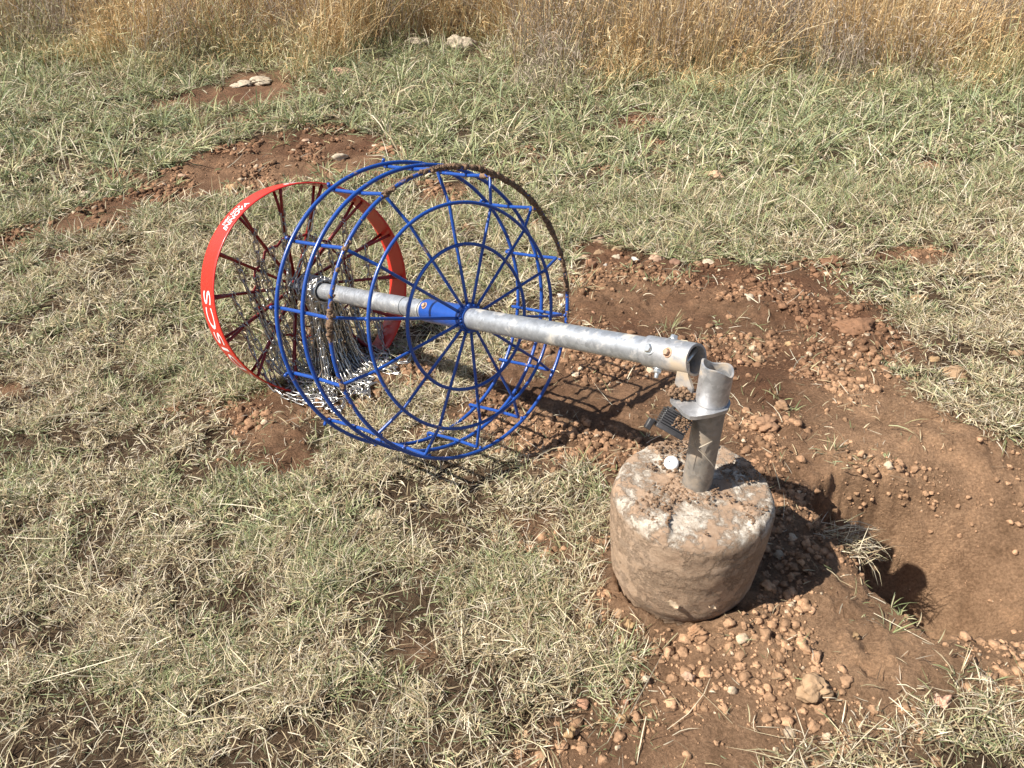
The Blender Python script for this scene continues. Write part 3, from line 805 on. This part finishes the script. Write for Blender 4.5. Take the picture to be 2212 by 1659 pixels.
COLL = coll

# ------------------------------------------------------------------ chains: settle them under their own weight
A_, B_, Ls = [], [], []
for k, a in enumerate(SA):
    A_.append(B(.70, R(a), 2.375)); B_.append(B((PR + .016) / BR, R(a + rng.normal(0, 8)), TC)); Ls.append(21)
for k in range(20):
    a = 15 + 360 / 20 * k; A_.append(B(.47, R(a), 2.43)); B_.append(B((PR + .015) / BR, R(a + rng.normal(0, 8)), TC + .02)); Ls.append(21)
A_ = np.array(A_); B_ = np.array(B_); NC = len(A_); NN = 27; pitch = .0300
t = np.linspace(0, 1, NN)[None, :, None]
X_ = A_[:, None] * (1 - t) + B_[:, None] * t; X_[:, :, 2] -= .28 * np.sin(np.pi * t[..., 0]) * rng.uniform(.7, 1.1, (NC, 1))
X_[:, :, :2] += (np.sin(np.pi * t) * (rng.normal(0, .05, (NC, 1, 2)) + np.array([.08, -.22]) * rng.uniform(0, 1.4, (NC, 1, 1))))
X_[:, :, 2] = np.maximum(X_[:, :, 2], ground0(X_[:, :, 0], X_[:, :, 1]) + .012)
Xp = X_.copy(); o0 = B(0, 0, 0); rng0 = rng.uniform(.2, 1.3, (NC, 1))
for step in range(420):
    vel = (X_ - Xp) * .93; Xp = X_.copy(); X_ = X_ + vel; X_[:, :, 2] -= .00035; X_[:, :, 1] -= .00022 * (step < 160) * rng0; X_[:, :, 0] += .00022 * (step < 200) * rng0
    for it in range(14):
        for par in (0, 1):
            i0 = np.arange(par, NN - 1, 2); d = X_[:, i0 + 1] - X_[:, i0]; L = np.linalg.norm(d, axis=-1, keepdims=True)
            cr = d * (L - pitch) / L * .5; X_[:, i0] += cr; X_[:, i0 + 1] -= cr
        X_[:, 0] = A_; X_[:, -1] = B_
        q = X_ - o0; al = q @ DX; pr_ = q - al[..., None] * DX; rl = np.linalg.norm(pr_, axis=-1)
        hit = (rl < PR + .012) & (al < PT * BR); X_ = np.where(hit[..., None], X_ + pr_ / (rl[..., None] + 1e-9) * (PR + .012 - rl)[..., None], X_)
    gz = ground0(X_[:, :, 0], X_[:, :, 1]) + .016
    on = X_[:, :, 2] < gz; X_[:, :, 2] = np.maximum(X_[:, :, 2], gz)
    Xp = np.where(on[..., None], X_ - (X_ - Xp) * .1, Xp)
    if step % 6 == 0:      # keep strands from sinking into each other
        f = X_.reshape(-1, 3); dd = f[:, None] - f[None]; l = np.linalg.norm(dd, axis=-1) + np.eye(len(f)); idc = np.arange(len(f))
        nb = (l < .012) & (np.abs(idc[:, None] - idc[None]) > 1)
        f = f + (np.where(nb[..., None], dd / l[..., None] * (.012 - l)[..., None] * .35, 0)).sum(1); X_ = f.reshape(NC, NN, 3)
def link_mesh(mb, c, tdir, side, ln=.0415, wd=.0180, r=.0026):
    th = np.linspace(0, 2 * np.pi, 21)[:-1]
    hw, hl = wd / 2 - r, ln / 2 - r
    x = hw * np.sign(np.cos(th)) * np.abs(np.cos(th)) ** .8; y = (hl - hw) * np.clip(np.sin(th) * 3, -1, 1) + hw * np.sin(th)
    tube(mb, c + x[:, None] * side + y[:, None] * tdir, r, 6, True)
hx_ = np.linspace(0, 1, 60); hp = B((PR + .010 + .006 * np.abs(np.sin(hx_ * 40))) / BR, hx_ * 6.6 * 2 * np.pi + .3 * np.sin(hx_ * 9), 2.04 + .42 * hx_)
for s_ in range(59):
    td = nrm(hp[s_ + 1] - hp[s_]); mid = (hp[s_] + hp[s_ + 1]) / 2; q = mid - B(0, 0, 0); ou = nrm(q - (q @ DX) * DX)
    sd_ = nrm(np.cross(td, ou)); sd_ = nrm(sd_ * math.cos(.5 + 1.4 * (s_ % 2)) + ou * math.sin(.5 + 1.4 * (s_ % 2))); link_mesh(COLL, mid, td, sd_, .034)
COLL.build('chain_collector', M_CHAIN, BK)
for k in range(NC):
    mb = MB(); P = X_[k]; ref = np.array([0, 0, 1.]) + rng.normal(0, .4, 3)
    for s_ in range(NN - 1):
        a, b = P[s_], P[s_ + 1]; td = nrm(b - a); u = nrm(np.cross(td, ref)); v = np.cross(td, u)
        rl = rng.normal(0, .3) + (.8 + (np.pi / 2 if s_ % 2 else 0)); sd_ = math.cos(rl) * u + math.sin(rl) * v
        link_mesh(mb, (a + b) / 2, td, sd_)
    # s-hook at the strut
    h = P[0]; q = np.linspace(0, 5.2, 16); mb2 = tube(mb, h + np.stack([.009 * np.sin(q) * 1, 0 * q, .011 * np.cos(q)], -1) @ np.eye(3), .0022, 6)
    mb.build('chain', M_CHAIN, BK)

# ------------------------------------------------------------------ hinge end
SR = .0278
slv = flat_edges(pipe(MB(), B(0, 0, -1.665), B(0, 0, -1.975), SR, .0042, 48, 8).build('hinge_sleeve', M_GALV2, BK))
for (t_, dang, r_, m_) in ((-1.735, .15, .0085, M_BOLT), (-1.855, .12, .0070, M_RUST), (-1.80, 1.75, .0075, M_BOLT), (-1.76, -1.45, .0080, M_BOLT)):
    a = A_CAM + sgn * dang; b_ = MB(); disc(b_, rad(a, t_, SR - .0005), outdir(a), r_ * 1.25, .0016, 24); disc(b_, rad(a, t_, SR + .001), outdir(a), r_ * .92, .0065, 6)
    if dang < 0: disc(b_, rad(a, t_, SR + .006), outdir(a), r_ * .55, .010, 12)
    flat_edges(b_.build('bolt', m_, slv))
pin = MB(); tube(pin, [rad(A_UP + 1.2, -1.93, SR * .95), rad(A_UP + 1.2 + np.pi, -1.93, SR * .95)], .0042, 12); pin.build('hinge_pin', M_BOLT, slv)
# side plate hanging from the sleeve
dh = nrm(np.array([DX[0], DX[1], 0])); up = np.array([0, 0, 1.]); sdv = np.cross(dh, up); sdv = sdv if sdv @ toc > 0 else -sdv
def plate(mb, O, ux, uz, un, pts, th):
    pts = np.array(pts); n = len(pts); c = pts.mean(0)
    f3 = lambda p, o: O + p[0] * ux + p[1] * uz + o * un
    V = [f3(p, 0) for p in pts] + [f3(p, -th) for p in pts] + [f3(c, 0), f3(c, -th)]
    j = np.arange(n); j2 = (j + 1) % n
    mb.add(V, np.stack([j, j + n, j2 + n, j2], -1), np.vstack([np.stack([j * 0 + 2 * n, j, j2], -1), np.stack([j * 0 + 2 * n + 1, j2 + n, j + n], -1)])); return mb
STX = np.array([.330, 1.050])
O = B(0, 0, -1.975) + sdv * .0235
arc = [(.003 + .0165 * math.cos(q), -.043 + .0165 * math.sin(q)) for q in np.linspace(0, -np.pi * .5, 7)]
pts = [(.016, -.008), (.0185, -.022)] + arc + [(-.016, -.0605), (-.016, -.040), (-.004, -.020), (.0, .002)]
flat_edges(plate(MB(), O, dh, up, sdv, pts, .005).build('hinge_plate', M_GALV2, BK), 30)

# ------------------------------------------------------------------ concrete footing
gzb = float(ground0(BLK[0], BLK[1] - .14))
FT = empty('concrete_footing', (float(BLK[0]), float(BLK[1]), gzb), 'round mud-coated concrete footing with a short steel pipe, pulled out beside the hole', 'concrete footing')
ZT = .297; seg = 220
zs = np.concatenate([np.linspace(.02, ZT - .03, 60)])
prof = [(.117 + .016 * sstep(.06, .11, z) + .010 * sstep(.08, .25, z), z) for z in zs]
prof += [(.143 - .016 * (1 - math.cos(q)), ZT - .03 + .027 * math.sin(q)) for q in np.linspace(.1, np.pi / 2, 12)]
prof += [(r, ZT - .003 + .004 * (1 - r / .12)) for r in np.linspace(.125, .0, 110)]
pr2 = np.array(prof); th = np.arange(seg) * 2 * np.pi / seg
rgd, zg_ = pr2[:, 0][:, None] * np.ones(seg), pr2[:, 1][:, None] * np.ones(seg)
cx, sx_ = np.cos(th)[None], np.sin(th)[None]
xx, yy = rgd * cx, rgd * sx_
rr2 = 1 + .06 * (fbm(cx * .3 + zg_ * 0, sx_ * .3 + zg_ * .5, .22, 3, 201) - .5) + .035 * (fbm(th[None] * .14 + zg_ * 0, zg_ * 1.4, .04, 6, 203, .62) - .5) * sstep(.1, .13, rgd)
topm = sstep(ZT - .02, ZT - .006, zg_)
zz = zg_ + topm * (.014 * (fbm(xx, yy, .10, 5, 205, .6) - .5) + .012 * sstep(.50, .58, fbm(xx + 3.1, yy + 1.2, .07, 3, 207)) * (fbm(xx, yy, .014, 4, 206, .7) - .1))
V = np.stack([BLK[0] + xx * rr2, BLK[1] + yy * rr2, zz], -1).reshape(-1, 3); n_ = len(prof)
i = np.arange(n_ - 1)[:, None]; j = np.arange(seg)[None]
Q = np.stack([i * seg + j, i * seg + (j + 1) % seg, (i + 1) * seg + (j + 1) % seg, (i + 1) * seg + j], -1).reshape(-1, 4)
raw_mesh('concrete_block', V, Q, M_BLOCK, FT)
mc = MB()
k = 0
while k < 800:
    a, r = rng.uniform(0, 6.28), .128 * math.sqrt(rng.random()); x, y = r * math.cos(a), r * math.sin(a)
    if fbm(np.array([x + 3.1]), np.array([y + 1.2]), .07, 3, 207)[0] < .52: k += .2; continue
    if math.hypot(x + BLK[0] - STX[0], y + BLK[1] - STX[1]) < .03: continue
    mc.add(np.array([BLK[0] + x, BLK[1] + y, ZT + .004]) + lump(iv2, rng.uniform(.0010, .0032), .9, None, .7), None, if2); k += 1
mc.build('mud_crumbs', M_MUD, FT, False).__setitem__('kind', 'stuff')
SRD = .0258; ZF = .478; ZTOP = .546
s3 = lambda z: np.array([STX[0], STX[1], z])
flat_edges(pipe(MB(), s3(ZT - .03), s3(ZF), SRD, .003, 48, 8).build('anchor_pipe', M_STUB, FT))
ups = nrm(np.array([dh[0], dh[1]]))
def saddle(th):
    # two high lobes across the hinge axis, dipped fore and aft
    return .011 * np.clip(np.cos(th - SADP), -.35, 1) - .003 * np.cos(3 * (th - SADP))
SADP = math.atan2(-1, .45)
flat_edges(pipe(MB(), s3(ZF + .004), s3(ZTOP), SRD + .001, .0035, 64, 8, saddle).build('hinge_cup', M_GALV2, FT))
# lock flange
tip = np.array([-.046, .006]); fl = []
for q in np.linspace(np.pi * .55, np.pi * 1.25, 10): fl.append((tip[0] + .021 * math.cos(q), tip[1] + .021 * math.sin(q)))
fl += [(-.052, -.034), (-.044, -.043), (-.034, -.044), (-.005, -.037), (.020, -.026)]
for q in np.linspace(-.6, 2.0, 12): fl.append((.0305 * math.cos(q), .0305 * math.sin(q)))
flat_edges(plate(MB(), s3(ZF + .0035), np.array([1., 0, 0]), np.array([0, 1., 0]), up, fl, .007).build('lock_flange', M_GALV2, FT), 30)
fm = MB()
for q in range(90):
    c = s3(ZF + .007) + np.array([rng.normal(-.048, .012), rng.normal(.012, .008), abs(rng.normal(.003, .004))])
    fm.add(c + crumb(iv2, 300 + q) * rng.uniform(.0018, .0048), None, if2)
fm.build('dried_mud', M_MUD, FT, False)

# ------------------------------------------------------------------ padlock hanging from the flange
lc = np.array([.268, 1.036, .445])
vx = nrm(np.array([.86, -.25, -.42])); vno = toc - toc @ vx * vx; vno = nrm(nrm(vno) + np.array([-.25, 0, .15])); vno = nrm(vno - vno @ vx * vx); vy = np.cross(vno, vx); vy = vy if vy[2] > 0 else -vy
PL = empty('padlock', tuple(float(q) for q in lc), 'black ribbed rubber-jacketed padlock caked with mud, hanging below the hinge', 'padlock')
prism(MB(), lc, vx, vy, vno, .0243, .0185, .0122, .003).build('lock_body', M_LOCK, PL, False)
jk = MB()
for k in range(7):
    prism(jk, lc + vy * (-.0105 + .0043 * k), vx, vy, vno, .0250, .0013, .0132, .0006)
prism(jk, lc + vy * -.0150, vx, vy, vno, .0250, .0034, .0132, .0012); prism(jk, lc + vy * .0183, vx, vy, vno, .0205, .0025, .0112, .0012)
jk.build('rubber_jacket', M_RUB, PL, False)
q = np.linspace(0, np.pi, 16); sh = [lc + vx * -.012 + vy * .016] + [lc + vx * (-.012 * math.cos(z)) + vy * (.030 + .012 * math.sin(z)) for z in q] + [lc + vx * .012 + vy * .016]
tube(MB(), sh, .0038, 10).build('shackle', M_RUB, PL)
kc = lc + vx * -.034 + vy * -.020
cp = MB(); prism(cp, kc, vx, vy, vno, .0050, .0095, .0085, .002); tube(cp, [lc + vx * -.019 + vy * -.014, kc + vy * .010 + vx * .003, kc], .0022, 8)
cp.build('keyway_cover', M_RUB, PL, False)
mp_ = MB()
for k in range(60):
    mp_.add(lc + vx * rng.uniform(-.002, .022) + vy * rng.uniform(-.004, .018) + vno * .0125 + crumb(iv2, 400 + k) * rng.uniform(.0012, .0036), None, if2)
mp_.build('dried_mud', M_MUD, PL, False)

# white cap on the block, beside the pipe
cpx = np.array([.2925, 1.098, ZT + .006]); nn_ = nrm(np.array([-.25, -.5, .8]))
cpm = MB(); u_ = nrm(np.cross(nn_, up)); 
tube(cpm, [cpx - nn_ * .006, cpx + nn_ * .004, cpx + nn_ * .008, cpx + nn_ * .0095], [.0132, .0138, .0112, .006], 14)
o = cpm.build('plastic_cap', M_CAP); tag(o, 'small bright white plastic cap lying on the footing beside the pipe', 'cap')
o2 = disc(MB(), cpx + nn_ * .0092 + u_ * .003, nn_, .0016, .0006, 10).build('cap_hole', M_DARK); o2.parent = o; 
# dry leaves stuck on the block
for (a, z, s_, lab) in ((-1.90, .155, .017, 'crumpled pale dry leaf stuck to the front of the muddy footing, the left one'), (-1.42, .152, .009, 'tiny pointed dry leaf on the front of the footing, right of the larger leaf')):
    c = np.array([BLK[0] + .1415 * math.cos(a), BLK[1] + .1415 * math.sin(a), z]); n_r = np.array([math.cos(a), math.sin(a), 0]); tg = np.array([-math.sin(a), math.cos(a), 0])
    V, Q = [], []
    for i in range(9):
        f = i / 8; wd_ = math.sin(np.pi * min(1, f * .9 + .08)) * .42 * (1 + .35 * math.sin(i * 2.3))
        for j in range(5):
            g_ = (j - 2) / 2; V.append(c + tg * s_ * (f - .5) * 1.5 + up * (g_ * wd_ * s_ - .5 * s_ * f) + n_r * (.004 + .0035 * math.sin(3 * f + 2 * g_) + .003 * abs(g_)))
    for i in range(8):
        for j in range(4): Q.append((i * 5 + j, i * 5 + j + 1, i * 5 + 6 + j, i * 5 + 5 + j))
    tag(raw_mesh('dry_leaf', np.array(V), np.array(Q), M_LEAF), lab, 'leaf', 'dry leaves on the footing')
# a sprig of dead grass caught on the pipe
P0 = s3(.405) + np.array([-.020, -.024, 0]); Vs = []; Qs = []; Cs = []; off = [0]
n = 9; az_ = np.array([.2, .9, 2.9, 3.4, -.5, 3.0, .5, -.2, 2.4]); 
push(blades(np.repeat(P0[None], n, 0) + rng.normal(0, .004, (n, 3)), az_, rng.uniform(.02, .055, n), np.array([.4, .7, .2, -.2, -.5, .5, .1, -1.2, 1.1]), rng.normal(.2, .3, n), np.full(n, .0016), pick(STRAW[[2, 5]], n), roll=np.full(n, .4)))
tag(raw_mesh('grass_sprig', np.concatenate(Vs), np.concatenate(Qs), M_GRASS, None, True, np.concatenate(Cs)), 'small branched sprig of dead grass caught on the front of the footing pipe', 'sprig')

# ------------------------------------------------------------------ stones one can tell apart
for q, (a, b, wp, hr, dr, colr, lab) in enumerate(STONES):
    p = at(a, b); dist = float(np.dot(p - np.array([0, 0, CAMZ]), np.array([0, CP, -SP])))
    W_ = wp / FPX * dist / 2
    sv, sf = (iv4, if4) if wp > 40 else (iv3, if3)
    rg2 = np.random.default_rng(900 + q); d_ = np.ones(len(sv))
    for z in range(13):
        n_ = nrm(rg2.normal(size=3)); h_ = rg2.uniform(.52, .92); t_ = sv @ n_; d_ = np.where(t_ > h_, np.minimum(d_, h_ / np.maximum(t_, 1e-3)), d_)
    v = sv * d_[:, None]
    for fq, am in ((3, .07), (8, .045), (19, .028)):
        qq = rg2.normal(size=(3, 3)) * fq; v = v + nrm(sv) * (am * np.sin(sv @ qq + rg2.uniform(0, 6, 3)).sum(1))[:, None] * (1.6 if 'clod' in lab else 1)
    v = v * np.array([W_ * 1.05, W_ * dr, W_ * hr * 1.1]); c_ = p + np.array([0, W_ * dr * .25, W_ * hr * .25])
    base_c = np.array(colr) * rg2.uniform(.9, 1.1)
    o = raw_mesh('clod' if 'clod' in lab else ('pebble' if wp < 21 else 'stone'), v + c_, sf, M_STONE, None, False, np.repeat(base_c[None], len(v), 0))
    tag(o, lab, 'clod' if 'clod' in lab else 'stone', 'lumps of dug earth' if 'clod' in lab else 'stones lying about')

# turf clod hanging over the rim of the hole
Vs = []; Qs = []; Cs = []; off = [0]
c_ = at(1812, 1178); n = 260
P = c_ + np.stack([rng.normal(0, .030, n), rng.normal(.005, .022, n), rng.uniform(0, .012, n)], -1)
push(blades(P, rng.normal(-.3, .9, n), rng.uniform(.03, .09, n), rng.normal(.35, .35, n), rng.uniform(.2, 1.4, n), .0017 * rng.uniform(.6, 1.3, n), pick(STRAW, n), kink=rng.normal(0, .6, n)))
o = raw_mesh('grass_clod', np.concatenate(Vs), np.concatenate(Qs), M_GRASS, None, True, np.concatenate(Cs)); tag(o, 'torn tuft of straw-coloured turf overhanging the left rim of the hole', 'grass tuft')
print('done')
